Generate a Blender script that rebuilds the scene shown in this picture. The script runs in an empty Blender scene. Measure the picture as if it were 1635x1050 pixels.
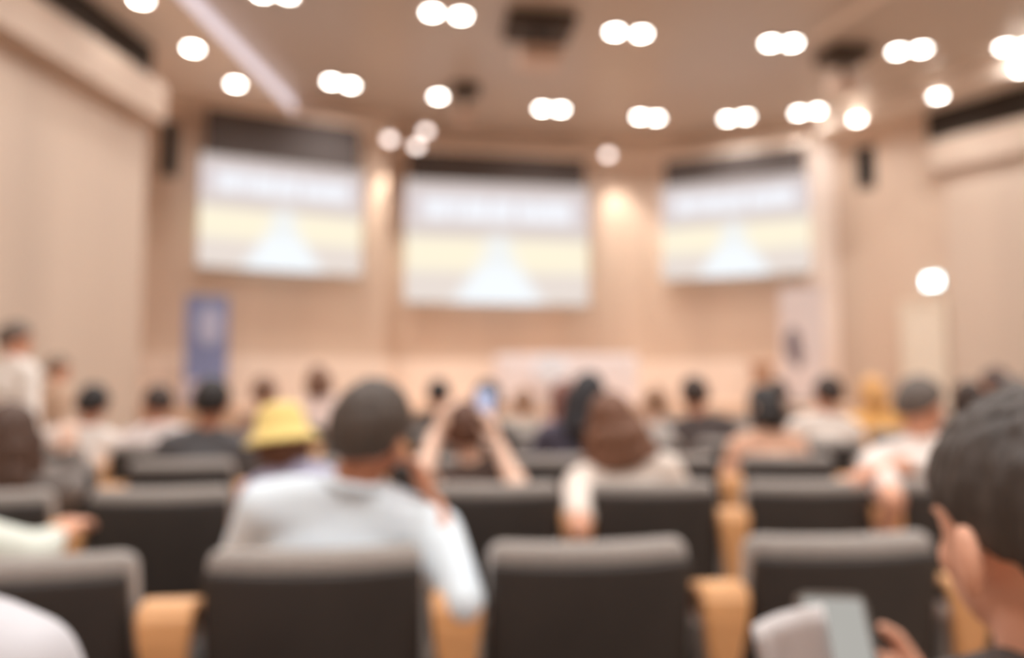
import bpy, bmesh, math, random
from mathutils import Vector, Matrix, Euler
random.seed(7)
scene = bpy.context.scene
COL = scene.collection
PI = math.pi
R = math.radians
F = 1200.0
PITCH = R(4.05)
EYE = Vector((0, 0, 1.25))

# ------------------------------------------------------------------ camera geometry helpers
def ray(px, py):
    u = (px - 817.5) / F; v = (525 - py) / F
    return Vector((u, math.cos(PITCH) - v * math.sin(PITCH), math.sin(PITCH) + v * math.cos(PITCH)))
def at(px, py, d):
    r = ray(px, py); return EYE + r * (d / r.y)
def on_z(px, py, z):
    r = ray(px, py); return EYE + r * ((z - EYE.z) / r.z)

# ------------------------------------------------------------------ materials
def lin(c):
    out = []
    for x in c:
        x /= 255.0
        out.append(x / 12.92 if x <= 0.04045 else ((x + 0.055) / 1.055) ** 2.4)
    return (*out, 1.0)
MATS = {}
def mat(name, c, rough=0.7, metal=0.0, var=0.08, scale=(6, 6, 6), sheen=0.0, detail=3, coat=0.0):
    if name in MATS: return MATS[name]
    m = bpy.data.materials.new(name); m.use_nodes = True
    nt = m.node_tree; b = nt.nodes['Principled BSDF']
    b.inputs['Roughness'].default_value = rough
    b.inputs['Metallic'].default_value = metal
    if sheen: b.inputs['Sheen Weight'].default_value = sheen
    if coat: b.inputs['Coat Weight'].default_value = coat
    tc = nt.nodes.new('ShaderNodeTexCoord'); mp = nt.nodes.new('ShaderNodeMapping')
    mp.inputs['Scale'].default_value = scale
    no = nt.nodes.new('ShaderNodeTexNoise'); no.inputs['Scale'].default_value = 1.0; no.inputs['Detail'].default_value = detail
    cr = nt.nodes.new('ShaderNodeValToRGB')
    l = lin(c)
    cr.color_ramp.elements[0].position = 0.3; cr.color_ramp.elements[1].position = 0.7
    cr.color_ramp.elements[0].color = (*[x * (1 - var) for x in l[:3]], 1)
    cr.color_ramp.elements[1].color = (*[min(1, x * (1 + var)) for x in l[:3]], 1)
    nt.links.new(tc.outputs['Object'], mp.inputs['Vector']); nt.links.new(mp.outputs['Vector'], no.inputs['Vector'])
    nt.links.new(no.outputs['Fac'], cr.inputs['Fac']); nt.links.new(cr.outputs['Color'], b.inputs['Base Color'])
    MATS[name] = m
    return m
def emit(name, c, s):
    if name in MATS: return MATS[name]
    m = bpy.data.materials.new(name); m.use_nodes = True
    nt = m.node_tree; nt.nodes.clear()
    e = nt.nodes.new('ShaderNodeEmission'); o = nt.nodes.new('ShaderNodeOutputMaterial')
    e.inputs['Color'].default_value = lin(c); e.inputs['Strength'].default_value = s
    nt.links.new(e.outputs[0], o.inputs[0]); MATS[name] = m
    return m

# wood wall covering: vertical veneer bands with fine seams
def wood(name, c, var=0.07, band=0.9, rough=0.5):
    return mat(name, c, rough=rough, var=var, scale=(1 / band, 1 / band, 0.05), detail=4)
WALL = wood('wood_veneer', (212, 187, 166), var=0.10)
WALL_SIDE = wood('pale_wood_veneer', (214, 193, 175), var=0.09)
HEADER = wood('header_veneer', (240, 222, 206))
CEIL = mat('ceiling_wood', (194, 178, 164), rough=0.35, var=0.04, scale=(.6, .6, .6))
SOFFIT = mat('soffit_paint', (240, 225, 211), rough=0.7, var=0.02)
LEDGE = mat('ledge_paint', (206, 184, 166), rough=0.7, var=0.03)
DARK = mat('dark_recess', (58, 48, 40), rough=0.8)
CARPET = mat('carpet', (150, 132, 118), rough=0.95, scale=(40, 40, 40), var=0.2)
STAGE = wood('stage_wood', (226, 188, 158))
ARMWOOD = mat('arm_wood', (236, 176, 120), rough=0.4, var=0.08, scale=(3, 30, 3))
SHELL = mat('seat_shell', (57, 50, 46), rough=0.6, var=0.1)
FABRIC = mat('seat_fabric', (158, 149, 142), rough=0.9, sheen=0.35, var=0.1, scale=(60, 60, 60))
GREYMETAL = mat('grey_metal', (176, 168, 162), rough=0.4, metal=0.3)
DKMETAL = mat('dark_metal', (50, 46, 43), rough=0.5, metal=0.4)
WHITEPL = mat('white_plastic', (226, 214, 205), rough=0.5, var=0.03)
BLACKPL = mat('black_plastic', (40, 34, 30), rough=0.5)
SCREENBLACK = mat('screen_masking', (84, 75, 72), rough=0.9)
DOORM = mat('door_paint', (238, 224, 205), rough=0.5, var=0.02)
CLOTH = mat('tablecloth', (246, 232, 228), rough=0.85, var=0.03)

# ------------------------------------------------------------------ mesh helpers
def link(name, me, m=None, parent=None):
    o = bpy.data.objects.new(name, me); COL.objects.link(o)
    if m is not None and me is not None:
        if len(me.materials) == 0: me.materials.append(None)
        o.material_slots[0].link = 'OBJECT'; o.material_slots[0].material = m
    if parent is not None: o.parent = parent
    return o
def bm_mesh(bm, name, smooth=True):
    bmesh.ops.recalc_face_normals(bm, faces=bm.faces[:])
    me = bpy.data.meshes.new(name); bm.to_mesh(me); bm.free()
    if smooth: me.polygons.foreach_set('use_smooth', [True] * len(me.polygons))
    me.materials.append(None)
    return me
def obj(name, bm, m, parent=None, smooth=False):
    return link(name, bm_mesh(bm, name, smooth), m, parent)
def empty(name, label, cat, loc=(0, 0, 0), rz=0.0, group=None):
    o = bpy.data.objects.new(name, None); COL.objects.link(o)
    o.location = loc; o.rotation_euler = (0, 0, rz); o.empty_display_size = .1
    return tag(o, label, cat, group)
def tag(o, label, cat, group=None):
    o['label'] = label; o['category'] = cat
    if group: o['group'] = group
    return o
def struct(name, bm, m, smooth=False):
    o = obj(name, bm, m, None, smooth); o['kind'] = 'structure'; return o
def add_box(bm, lo, hi, M=None, bevel=0.0, seg=2):
    lo = Vector(lo); hi = Vector(hi)
    t = bmesh.new()
    bmesh.ops.create_cube(t, size=1.0)
    bmesh.ops.scale(t, vec=hi - lo, verts=t.verts[:])
    bmesh.ops.translate(t, vec=(lo + hi) / 2, verts=t.verts[:])
    if bevel: bmesh.ops.bevel(t, geom=t.edges[:], offset=bevel, segments=seg, profile=0.5, affect='EDGES')
    merge(bm, t, M)
def merge(bm, t, M=None):
    if M is not None: bmesh.ops.transform(t, matrix=M, verts=t.verts[:])
    me = bpy.data.meshes.new('tmp'); t.to_mesh(me); t.free(); bm.from_mesh(me); bpy.data.meshes.remove(me)
def add_prism(bm, pts, z0, z1):
    """vertical prism from a plan polygon"""
    a = [bm.verts.new((p[0], p[1], z0)) for p in pts]; b = [bm.verts.new((p[0], p[1], z1)) for p in pts]
    n = len(pts); bm.faces.new(a); bm.faces.new(b)
    for i in range(n): bm.faces.new((a[i], a[(i + 1) % n], b[(i + 1) % n], b[i]))
def add_cone(bm, p0, p1, r0, r1, seg=16, caps=True):
    p0 = Vector(p0); p1 = Vector(p1); d = p1 - p0; L = d.length
    if L < 1e-6: return
    t = bmesh.new(); bmesh.ops.create_cone(t, cap_ends=caps, segments=seg, radius1=r0, radius2=r1, depth=L)
    M = Matrix.Translation((p0 + p1) / 2) @ d.to_track_quat('Z', 'Y').to_matrix().to_4x4()
    merge(bm, t, M)
def add_ell(bm, c, rad, M=None, seg=20):
    t = bmesh.new(); bmesh.ops.create_uvsphere(t, u_segments=seg, v_segments=seg // 2 + 2, radius=1.0)
    T = Matrix.Translation(Vector(c)) @ Matrix.Diagonal((*rad, 1))
    merge(bm, t, (M @ T) if M is not None else T)
def add_capsule(bm, p0, p1, r0, r1, seg=16):
    add_cone(bm, p0, p1, r0, r1, seg); add_ell(bm, p0, (r0,) * 3, None, seg); add_ell(bm, p1, (r1,) * 3, None, seg)
def add_ring(bm, c, r, rt, seg=24):
    t = bmesh.new()
    vs = []
    for i in range(seg):
        a = 2 * PI * i / seg
        vs.append([t.verts.new((c[0] + (r + rt * math.cos(b)) * math.cos(a), c[1] + (r + rt * math.cos(b)) * math.sin(a), c[2] + rt * math.sin(b))) for b in [2 * PI * k / 6 for k in range(6)]])
    for i in range(seg):
        for k in range(6):
            t.faces.new((vs[i][k], vs[(i + 1) % seg][k], vs[(i + 1) % seg][(k + 1) % 6], vs[i][(k + 1) % 6]))
    merge(bm, t)
def wall_seg(bm, a, b, z0, z1, th):
    """wall slab between plan points a and b; thickness to the right-hand outside (away from the room)"""
    a = Vector((a[0], a[1])); b = Vector((b[0], b[1])); d = (b - a).normalized(); n = Vector((-d.y, d.x)) * th
    add_prism(bm, [a, b, b + n, a + n], z0, z1)

# ------------------------------------------------------------------ room
Z = lambda h: 1.25 + h
ZC, ZS, ZR, ZL = Z(4.10), Z(3.85), Z(3.38), Z(2.95)     # ceiling, soffit, recess bottom, ledge bottom
LW = lambda y: -4.16 - .11 * (8.4 - y)                  # left wall face
RW0 = Vector((5.45, 11.3)); RWD = Vector((.69, -1.0))
def RW(s, off=0.0):                                     # right wall face; off moves into the room
    n = Vector((-1.0, -.69)).normalized(); return RW0 + RWD * s + n * off
BACK = -4.5
RK = RW(6.0)
RB = (RK.x, BACK)
# front wall plan (behind the screens)
SL = (Vector((-4.16, 10.0)), Vector((-2.26, 10.9)))
SC = (Vector((-1.63, 11.74)), Vector((1.20, 12.24)))
SR = (Vector((2.56, 12.38)), Vector((4.55, 11.5)))
def off(seg, d):
    a, b = seg; t = (b - a).normalized(); n = Vector((-t.y, t.x)) * d; return a + n, b + n
def isect(s1, s2):
    p, r = s1[0], s1[1] - s1[0]; q, s = s2[0], s2[1] - s2[0]
    c = r.x * s.y - r.y * s.x; t = ((q - p).x * s.y - (q - p).y * s.x) / c; return p + r * t
oL, oC, oR = off(SL, .25), off(SC, .30), off(SR, .25)
tl = (oL[1] - oL[0]).normalized()
W0 = oL[0] - tl * .75
W1 = oL[1] + tl * .50                                   # end of left facet
W1b = oC[0] - (oC[1] - oC[0]).normalized() * .55
W2 = isect(oC, oR)
tr = (oR[1] - oR[0]).normalized()
W3 = oR[1] + tr * .85

bm = bmesh.new(); add_prism(bm, [(-6.5, BACK), (RB[0] + .2, BACK), (RB[0] + .2, 14), (-6.5, 14)], -.12, 0); struct('floor', bm, CARPET)
bm = bmesh.new(); add_prism(bm, [(-6.5, BACK), (RB[0] + .2, BACK), (RB[0] + .2, 14), (-6.5, 14)], ZC, ZC + .15); struct('ceiling', bm, CEIL)
# front wall
bm = bmesh.new()
wall_seg(bm, W0, W1, 0, ZC, .2); wall_seg(bm, W1, W1b, 0, ZC, .2); wall_seg(bm, W1b, W2, 0, ZC, .2); wall_seg(bm, W2, W3, 0, ZC, .2)
struct('wall_front', bm, WALL)
# header panel above the screens
bm = bmesh.new()
for a, b in ((W0, W1), (W1, W1b), (W1b, W2), (W2, W3)): wall_seg(bm, *off((a, b), -.06), Z(3.68), ZC, .06)
struct('trim_1', bm, HEADER)
# left wall block (ends short of the front wall), ledge, dark slot
yE = 8.4
bm = bmesh.new(); add_prism(bm, [(LW(yE), yE), (LW(BACK), BACK), (LW(BACK) - .3, BACK), (-6.2, yE)], 0, ZC); 
struct('wall_left', bm, WALL_SIDE)
bm = bmesh.new(); add_prism(bm, [(-6.2, yE - .1), (-4.95, yE - .1), (W0.x - .05, W0.y + .2), (-6.2, W0.y + .2)], 0, ZC); struct('wall_recess', bm, WALL)
bm = bmesh.new(); add_prism(bm, [(LW(yE) + .2, yE), (LW(BACK) + .2, BACK), (LW(BACK), BACK), (LW(yE), yE)], ZL, ZR); struct('trim_2', bm, LEDGE)
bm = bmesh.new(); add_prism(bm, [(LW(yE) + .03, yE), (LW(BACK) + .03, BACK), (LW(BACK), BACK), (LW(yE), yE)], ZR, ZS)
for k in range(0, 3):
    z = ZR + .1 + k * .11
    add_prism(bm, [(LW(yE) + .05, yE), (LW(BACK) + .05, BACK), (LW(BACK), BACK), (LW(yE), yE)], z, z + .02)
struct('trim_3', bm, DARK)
# left soffit with stepped edge
e0 = on_z(278, 0, ZS); e1 = on_z(446, 166, ZS)
ed = Vector((e1.x - e0.x, e1.y - e0.y)).normalized(); E0 = Vector((e0.x, e0.y)) - ed * 12; E1 = Vector((e1.x, e1.y)) + ed * 1.2
bm = bmesh.new(); add_prism(bm, [E0, E1, (E1.x, 12.5), (-6.2, 12.5), (-6.2, E0.y)], ZS, ZC); struct('soffit_left', bm, SOFFIT)
# right wall
bm = bmesh.new(); wall_seg(bm, RW(-.35), RW(6.0), 0, ZC, .2); wall_seg(bm, RK, RB, 0, ZC, .2); struct('wall_right', bm, WALL)
bm = bmesh.new(); wall_seg(bm, RW(.80, .16), RW(6.0, .16), ZL, ZR, .16); struct('trim_4', bm, LEDGE)
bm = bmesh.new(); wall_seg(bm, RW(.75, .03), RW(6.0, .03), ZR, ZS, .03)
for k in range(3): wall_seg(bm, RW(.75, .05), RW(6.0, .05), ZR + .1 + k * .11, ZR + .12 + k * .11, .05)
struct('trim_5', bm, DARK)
bm = bmesh.new(); add_prism(bm, [RW(-.35, .62), RW(6.2, .62), RW(6.2), RW(-.35)], ZS, ZC); struct('soffit_right', bm, SOFFIT)
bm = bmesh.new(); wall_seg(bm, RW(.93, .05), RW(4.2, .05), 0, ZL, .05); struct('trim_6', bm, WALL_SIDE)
bm = bmesh.new(); add_prism(bm, [(-6.5, BACK - .2), (RB[0] + .2, BACK - .2), (RB[0] + .2, BACK), (-6.5, BACK)], 0, ZC); struct('wall_back', bm, WALL)
# ceiling joint line on the right
a = on_z(1300, 60, ZC); b = on_z(1400, -5, ZC); d = (b - a).normalized(); n = Vector((-d.y, d.x, 0)) * .06
bm = bmesh.new(); add_prism(bm, [(a - n)[:2], (b + d * 2 - n)[:2], (b + d * 2 + n)[:2], (a + n)[:2]], ZC - .015, ZC); struct('trim_7', bm, SOFFIT)

# illuminated strip along the left soffit step
cove = empty('cove_light', 'long glowing light strip along the left step of the ceiling', 'light', (E0.x, E0.y, ZS))
nn = Vector((ed.y, -ed.x))
def strip(o0, o1, z0, z1):
    b_ = bmesh.new(); A = E0 - E0; B = E1 - E0
    add_prism(b_, [A + nn * o0, B + nn * o0, B + nn * o1, A + nn * o1], z0, z1); return b_
obj('diffuser', strip(0.002, .03, .03, .235), emit('cove_glow', (255, 236, 240), .50), cove)
obj('rail', strip(0.001, .05, .0, .03), SOFFIT, cove)

# stage
ZST = .93
bm = bmesh.new(); add_prism(bm, [(-4.75, 8.75), (-1.6, 9.35), (1.6, 9.8), (4.4, 9.75), (5.0, 11.2), W3 - tr * .4, W2, W1b, W1, W0], 0, ZST)
struct('stage', bm, STAGE)
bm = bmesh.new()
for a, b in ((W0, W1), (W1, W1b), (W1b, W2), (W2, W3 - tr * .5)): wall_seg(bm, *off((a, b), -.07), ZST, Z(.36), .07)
struct('trim_8', bm, HEADER)  # low panel, its paler wood painting in light washed down the wall
# pale panel right of the right screen, its paleness put in for spotlight wash
pm = oR[1] + tr * .23
bm = bmesh.new(); wall_seg(bm, *off((pm - tr * .2, pm + tr * .2), -.05), ZST, Z(3.68), .05); struct('trim_9', bm, mat('wash_panel', (244, 226, 212), .5, var=.02))

# door with lamp box on the right wall
s_d = .62
pc = RW(s_d); ang = math.atan2(RWD.y, RWD.x)
dr = bpy.data.objects.new('door_1', None); COL.objects.link(dr); dr.location = (pc.x, pc.y, 0); dr.rotation_euler = (0, 0, ang)
dr['kind'] = 'structure'
# local: x along the wall, -y into the room
bm = bmesh.new(); add_box(bm, (-.27, -.04, .01), (.27, -.005, 2.36), bevel=.004); obj('leaf', bm, DOORM, dr)
bm = bmesh.new(); add_box(bm, (-.32, -.06, 0), (-.27, -.002, 2.42)); add_box(bm, (.27, -.06, 0), (.32, -.002, 2.42)); add_box(bm, (-.27, -.06, 2.36), (.27, -.002, 2.42)); obj('frame', bm, DOORM, dr)
bm = bmesh.new(); add_capsule(bm, (-.22, -.09, 1.02), (-.11, -.09, 1.02), .011, .011); add_cone(bm, (-.22, -.04, 1.02), (-.22, -.09, 1.02), .014, .014); obj('handle', bm, GREYMETAL, dr, True)
lp = at(1489, 449, RW(.66).y - .10)
lam = empty('exit_lamp', 'small bright cool white light box above the pale door on the right wall', 'light', lp, ang)
bm = bmesh.new(); add_box(bm, (-.12, -.005, -.09), (.12, .05, .09), bevel=.01); obj('housing', bm, WHITEPL, lam)
bm = bmesh.new(); add_box(bm, (-.10, -.02, -.07), (.10, -.006, .07), bevel=.005); obj('lens', bm, emit('cool_lamp', (222, 250, 255), 5), lam)

# ------------------------------------------------------------------ projection screens
def slide_material():
    m = bpy.data.materials.new('projected_slide'); m.use_nodes = True
    nt = m.node_tree; nt.nodes.clear(); N = nt.nodes.new; L = nt.links.new
    out = N('ShaderNodeOutputMaterial'); em = N('ShaderNodeEmission'); L(em.outputs[0], out.inputs[0]); em.inputs['Strength'].default_value = .52
    tc = N('ShaderNodeTexCoord'); sp = N('ShaderNodeSeparateXYZ'); L(tc.outputs['Generated'], sp.inputs[0])
    x, z = sp.outputs['X'], sp.outputs['Z']
    def ss(v, a, b):
        n = N('ShaderNodeMapRange'); n.interpolation_type = 'SMOOTHSTEP'; L(v, n.inputs['Value']); n.inputs['From Min'].default_value = a; n.inputs['From Max'].default_value = b; return n.outputs[0]
    def mul(a, b):
        n = N('ShaderNodeMath'); n.operation = 'MULTIPLY'; L(a, n.inputs[0])
        if isinstance(b, float): n.inputs[1].default_value = b
        else: L(b, n.inputs[1])
        return n.outputs[0]
    def mth(op, a, b):
        n = N('ShaderNodeMath'); n.operation = op
        for i, v in enumerate((a, b)):
            if isinstance(v, float): n.inputs[i].default_value = v
            else: L(v, n.inputs[i])
        return n.outputs[0]
    def mix(f, a, b):
        n = N('ShaderNodeMix'); n.data_type = 'RGBA'; L(f, n.inputs['Factor'])
        if isinstance(a, tuple): n.inputs['A'].default_value = a
        else: L(a, n.inputs['A'])
        n.inputs['B'].default_value = b; return n.outputs['Result']
    dx = mth('ABSOLUTE', mth('SUBTRACT', x, 0.5), 0.0)
    c = mix(ss(z, .60, .68), lin((232, 220, 212)), lin((222, 211, 212)))          # sky over ground
    c = mix(mul(ss(z, .90, .96), 1.0), c, lin((206, 192, 186)))                    # band at the top edge
    # title lettering: two rows of white strokes
    no = N('ShaderNodeTexNoise'); no.inputs['Scale'].default_value = 1.0
    mp = N('ShaderNodeMapping'); mp.inputs['Scale'].default_value = (26, 1, 3); L(tc.outputs['Generated'], mp.inputs[0]); L(mp.outputs[0], no.inputs['Vector'])
    row = mul(mul(ss(z, .66, .70), ss(z, .88, .84)), ss(dx, .42, .38))
    c = mix(mul(row, ss(no.outputs['Fac'], .34, .46)), c, lin((244, 246, 252)))
    # hill line, then yellow fields
    c = mix(mul(mul(ss(z, .53, .57), ss(z, .63, .60)), .7), c, lin((206, 194, 188)))
    c = mix(mul(mul(ss(z, .20, .32), ss(z, .55, .50)), .95), c, lin((254, 244, 218)))
    # road widening towards the viewer
    edge = mth('ADD', mth('MULTIPLY', mth('POWER', mth('MAXIMUM', mth('SUBTRACT', .52, z), 0.0), 1.5), .48), .035)
    road = ss(mth('SUBTRACT', dx, edge), .09, -.05)
    c = mix(mul(road, ss(z, .62, .50)), c, lin((240, 243, 244)))
    c = mix(mul(road, ss(z, .38, .2)), c, lin((246, 251, 255)))
    L(c, em.inputs['Color']); return m
SLIDE = slide_material()
def screen(seg, zt, zb, zi, label, wx=0.06):
    a, b = seg; c = (a + b) / 2; d = b - a; w = d.length; ang = math.atan2(d.y, d.x)
    t = empty('projection_screen', label, 'screen', (c.x, c.y, zi), ang, 'projection screens on the front wall')
    bm = bmesh.new(); add_box(bm, (-w / 2 - wx, .0, 0), (w / 2 + wx, .02, zb - zi)); s = obj('slide_image', bm, SLIDE, t)
    bm = bmesh.new(); add_box(bm, (-w / 2, -.01, zb - zi), (w / 2, .03, zt - zi)); obj('black_drop', bm, SCREENBLACK, t)
    bm = bmesh.new(); add_cone(bm, (-w / 2 - wx, .01, -.02), (w / 2 + wx, .01, -.02), .022, .022); obj('bottom_bar', bm, GREYMETAL, t, True)
    bm = bmesh.new(); add_box(bm, (-w / 2 - .05, -.04, zt - zi), (w / 2 + .05, .12, zt - zi + .09), bevel=.01); obj('roller_case', bm, HEADER, t)
screen(SL, Z(3.74), Z(3.10), Z(1.56), 'left projection screen with black upper drop, above blue banner')
screen(SC, Z(3.68), Z(3.22), Z(1.26), 'large middle projection screen hanging lower than the two side screens')
screen(SR, Z(3.68), Z(3.27), Z(1.70), 'right projection screen with black upper drop, near white banner')

# wall loudspeakers
def speaker(px, py0, py1, d, w, rz, label):
    c = at(px, (py0 + py1) / 2, d); h = (py1 - py0) / F * d
    t = empty('loudspeaker', label, 'speaker', c, rz, 'black wall loudspeakers')
    bm = bmesh.new(); add_box(bm, (-w / 2, -.14, -h / 2), (w / 2, .14, h / 2), bevel=.012); obj('cabinet', bm, BLACKPL, t)
    bm = bmesh.new(); add_box(bm, (-w / 2 + .02, -.152, -h / 2 + .03), (w / 2 - .02, -.14, h / 2 - .03), bevel=.004); obj('grille', bm, mat('grille', (30, 27, 25), .9), t)
    bm = bmesh.new(); add_cone(bm, (0, .13, 0), (0, .5, .05), .025, .025); obj('bracket', bm, DKMETAL, t)
speaker(271, 196, 280, 9.45, .20, R(25), 'tall black loudspeaker on the wall left of left screen')
speaker(1382, 236, 300, 10.6, .24, R(-24), 'tall black loudspeaker on the wall right of right screen')

# ------------------------------------------------------------------ roll-up banners, table, lectern on the stage
BLUE = mat('banner_blue', (132, 142, 182), .6, var=.12, scale=(2, 2, 2))
BANW = mat('banner_white', (226, 212, 208), .6, var=.03, scale=(2, 2, 2))
def banner(px, pytop, d, wpx, rz, m, label):
    top = at(px, pytop, d); h = top.z - ZST; w = wpx / F * d
    t = empty('roll_up_banner', label, 'banner', (top.x, top.y, ZST), rz, 'roll-up banners on the stage')
    bm = bmesh.new(); add_box(bm, (-w / 2, -.006, .08), (w / 2, .006, h - .02)); obj('sheet', bm, m, t)
    bm = bmesh.new(); add_box(bm, (-w / 2 - .03, -.09, 0), (w / 2 + .03, .09, .08), bevel=.02); obj('cassette', bm, GREYMETAL, t)
    bm = bmesh.new(); add_box(bm, (-w / 2, -.012, h - .025), (w / 2, .012, h), bevel=.004); obj('top_rail', bm, GREYMETAL, t)
    bm = bmesh.new(); add_cone(bm, (0, .03, .06), (0, .015, h - .02), .01, .01); obj('pole', bm, GREYMETAL, t)
    return t, w, h
t, w, h = banner(332, 470, 9.55, 64, R(22), BLUE, 'blue roll-up banner with a pale oval patch at left of stage')
bm = bmesh.new(); add_ell(bm, (0.03, -.008, h * .72), (w * .27, .004, h * .17)); obj('oval_patch', bm, mat('banner_pale', (190, 192, 216), .6, var=.03), t, True)
bm = bmesh.new(); add_box(bm, (-w / 2 + .02, -.010, .10), (w / 2 - .02, -.005, h * .24)); obj('lower_band', bm, mat('banner_lilac', (206, 196, 206), .6, var=.03), t)
t, w, h = banner(1278, 456, 11.0, 66, R(-20), BANW, 'white roll-up banner with a grey figure at right of stage')
bm = bmesh.new(); add_ell(bm, (-w * .2, -.008, h * .50), (w * .19, .004, h * .15)); add_ell(bm, (-w * .1, -.008, h * .40), (w * .13, .004, h * .1)); obj('printed_figure', bm, mat('print_grey', (128, 116, 120), .6, var=.1), t, True)

# table with cloth
tcx = at(900, 567, 10.55)
tab = empty('conference_table', 'long presenters table on the stage below the middle screen', 'table', (tcx.x, tcx.y, ZST), R(6))
tw, th = 1.86, tcx.z - ZST
bm = bmesh.new(); add_box(bm, (-tw / 2, -.32, th - .04), (tw / 2, .32, th - .012), bevel=.005); obj('tabletop', bm, STAGE, tab)
for sx in (-1, 1):
    for sy in (-1, 1):
        bm = bmesh.new(); add_cone(bm, (sx * (tw / 2 - .08), sy * .26, 0), (sx * (tw / 2 - .08), sy * .26, th - .04), .02, .02); obj('leg', bm, DKMETAL, tab)
def cloth(w, d, top, drop):
    b = bmesh.new(); n = 120; rings = []
    pts = []
    per = [(-w / 2, -d / 2), (w / 2, -d / 2), (w / 2, d / 2), (-w / 2, d / 2)]
    for k in range(4):
        a, c = per[k], per[(k + 1) % 4]
        m = 40 if k % 2 == 0 else 14
        for i in range(m):
            f = i / m; nx, ny = [(0, -1), (1, 0), (0, 1), (-1, 0)][k]
            pts.append((a[0] + (c[0] - a[0]) * f, a[1] + (c[1] - a[1]) * f, nx, ny, i))
    for z, o, wv in ((top, -.004, 0), (top, .012, 0), (top - .02, .02, .0), (top - drop * .5, .035, .012), (top - drop, .045, .022)):
        rings.append([b.verts.new((x + nx * (o + wv * math.sin(i * 1.25)), y + ny * (o + wv * math.sin(i * 1.25)), z)) for x, y, nx, ny, i in pts])
    for r0, r1 in zip(rings, rings[1:]):
        for i in range(len(pts)): b.faces.new((r0[i], r0[(i + 1) % len(pts)], r1[(i + 1) % len(pts)], r1[i]))
    b.faces.new(rings[0]); return b
c = obj('tablecloth', cloth(tw + .02, .66, th + .003, th - .04), CLOTH, None, True)
c.location = tab.location; c.rotation_euler = tab.rotation_euler
tag(c, 'white cloth draped to the floor over the presenters table', 'tablecloth')
p = at(880, 590, 10.05)
sg = empty('table_sign', 'bluish white sign board standing in front of the white table', 'sign', (p.x, p.y, ZST), R(6))
bm = bmesh.new(); hb = p.z - ZST
add_ell(bm, (0, 0, hb), (.25, .012, .21), seg=28); obj('board', bm, mat('sign_white', (248, 249, 255), .5, var=.01), sg, True)
bm = bmesh.new(); add_cone(bm, (0, .02, .02), (0, .02, hb), .015, .015); obj('post', bm, GREYMETAL, sg)
bm = bmesh.new(); add_cone(bm, (0, .02, 0), (0, .02, .025), .16, .15, 24); obj('foot', bm, GREYMETAL, sg)
p = at(1216, 572, 10.5)
le = empty('lectern', 'small brown wooden lectern beside the white roll-up banner', 'lectern', (p.x, p.y, ZST), R(-12))
LW_ = mat('lectern_wood', (190, 150, 122), .5)
hl = p.z - ZST
bm = bmesh.new(); add_box(bm, (-.13, -.1, .04), (.13, .1, hl - .08), bevel=.01); obj('column', bm, LW_, le)
bm = bmesh.new(); add_box(bm, (-.2, -.16, -.015), (.2, .16, .015), Matrix.Translation((0, 0, hl - .05)) @ Matrix.Rotation(R(12), 4, 'X'), bevel=.006); obj('top', bm, LW_, le)
bm = bmesh.new(); add_box(bm, (-.2, -.17, 0), (.2, .17, .04), bevel=.006); obj('base', bm, LW_, le)

# ------------------------------------------------------------------ ceiling lamps
LENS = emit('lamp_lens', (255, 247, 238), 14)
LENSDIM = emit('spot_lens', (255, 236, 228), 2.2)
LAMPCOL = (1.0, .995, .985)
disc_me = None
def lens_mesh():
    b = bmesh.new(); add_cone(b, (0, 0, -.012), (0, 0, 0), .072, .078, 28); return bm_mesh(b, 'lens')
def ring_mesh():
    b = bmesh.new(); add_ring(b, (0, 0, -.006), .092, .013); return bm_mesh(b, 'trim_ring')
def plate_mesh(L):
    b = bmesh.new(); add_box(b, (-L / 2, -.12, -.012), (L / 2, .12, 0), bevel=.004); return bm_mesh(b, 'frame', False)
LM, RM = lens_mesh(), ring_mesh()
def lamp_light(parent, loc, energy, ang=150, blend=1.0, rad=.06, rot=(0, 0, 0), col=LAMPCOL):
    ld = bpy.data.lights.new('lamp_light', 'SPOT'); ld.energy = energy; ld.spot_size = R(ang); ld.spot_blend = blend
    ld.shadow_soft_size = rad; ld.color = col
    lo = bpy.data.objects.new('lamp_light', ld); COL.objects.link(lo); lo.parent = parent; lo.location = loc; lo.rotation_euler = rot
    return lo
E_PAIR, E_ONE = 46, 10
def twin(p0, p1, label, group, energy=E_PAIR):
    c = (p0 + p1) / 2; d = p1 - p0; L = max(.26, d.length)
    t = empty('twin_downlight', label, 'ceiling light', c, math.atan2(d.y, d.x), group)
    link('frame', plate_mesh(L + .26), WHITEPL, t)
    for s in (-1, 1):
        l = link('lens', LM, LENS, t); l.location = (s * L / 2, 0, -.014)
        r = link('trim_ring', RM, GREYMETAL, t); r.location = (s * L / 2, 0, -.014)
    lamp_light(t, (0, 0, -.06), energy)
def single(p, label, group, energy=E_ONE):
    t = empty('downlight', label, 'ceiling light', p, 0, group)
    l = link('lens', LM, LENS, t); l.location = (0, 0, -.002)
    link('trim_ring', RM, WHITEPL, t)
    lamp_light(t, (0, 0, -.06), energy)
G1, G2, G3 = 'ceiling lights in the near row', 'ceiling lights in the far row', 'soffit downlights'
near = [((422, -14), (456, -12), 'first'), ((690, 17), (736, 22), 'second'), ((982, 48), (1024, 51), 'third'), ((1232, 66), (1263, 66), 'fourth'), ((1437, 79), (1467, 76), 'fifth'), ((1606, 72), (1640, 70), 'sixth')]
for a, b, n in near: twin(on_z(*a, ZC), on_z(*b, ZC), f'{n} glowing twin ceiling light from the left in the nearer ceiling row', G1, E_PAIR * (.7 if n == 'sixth' else 1.55))
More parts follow.
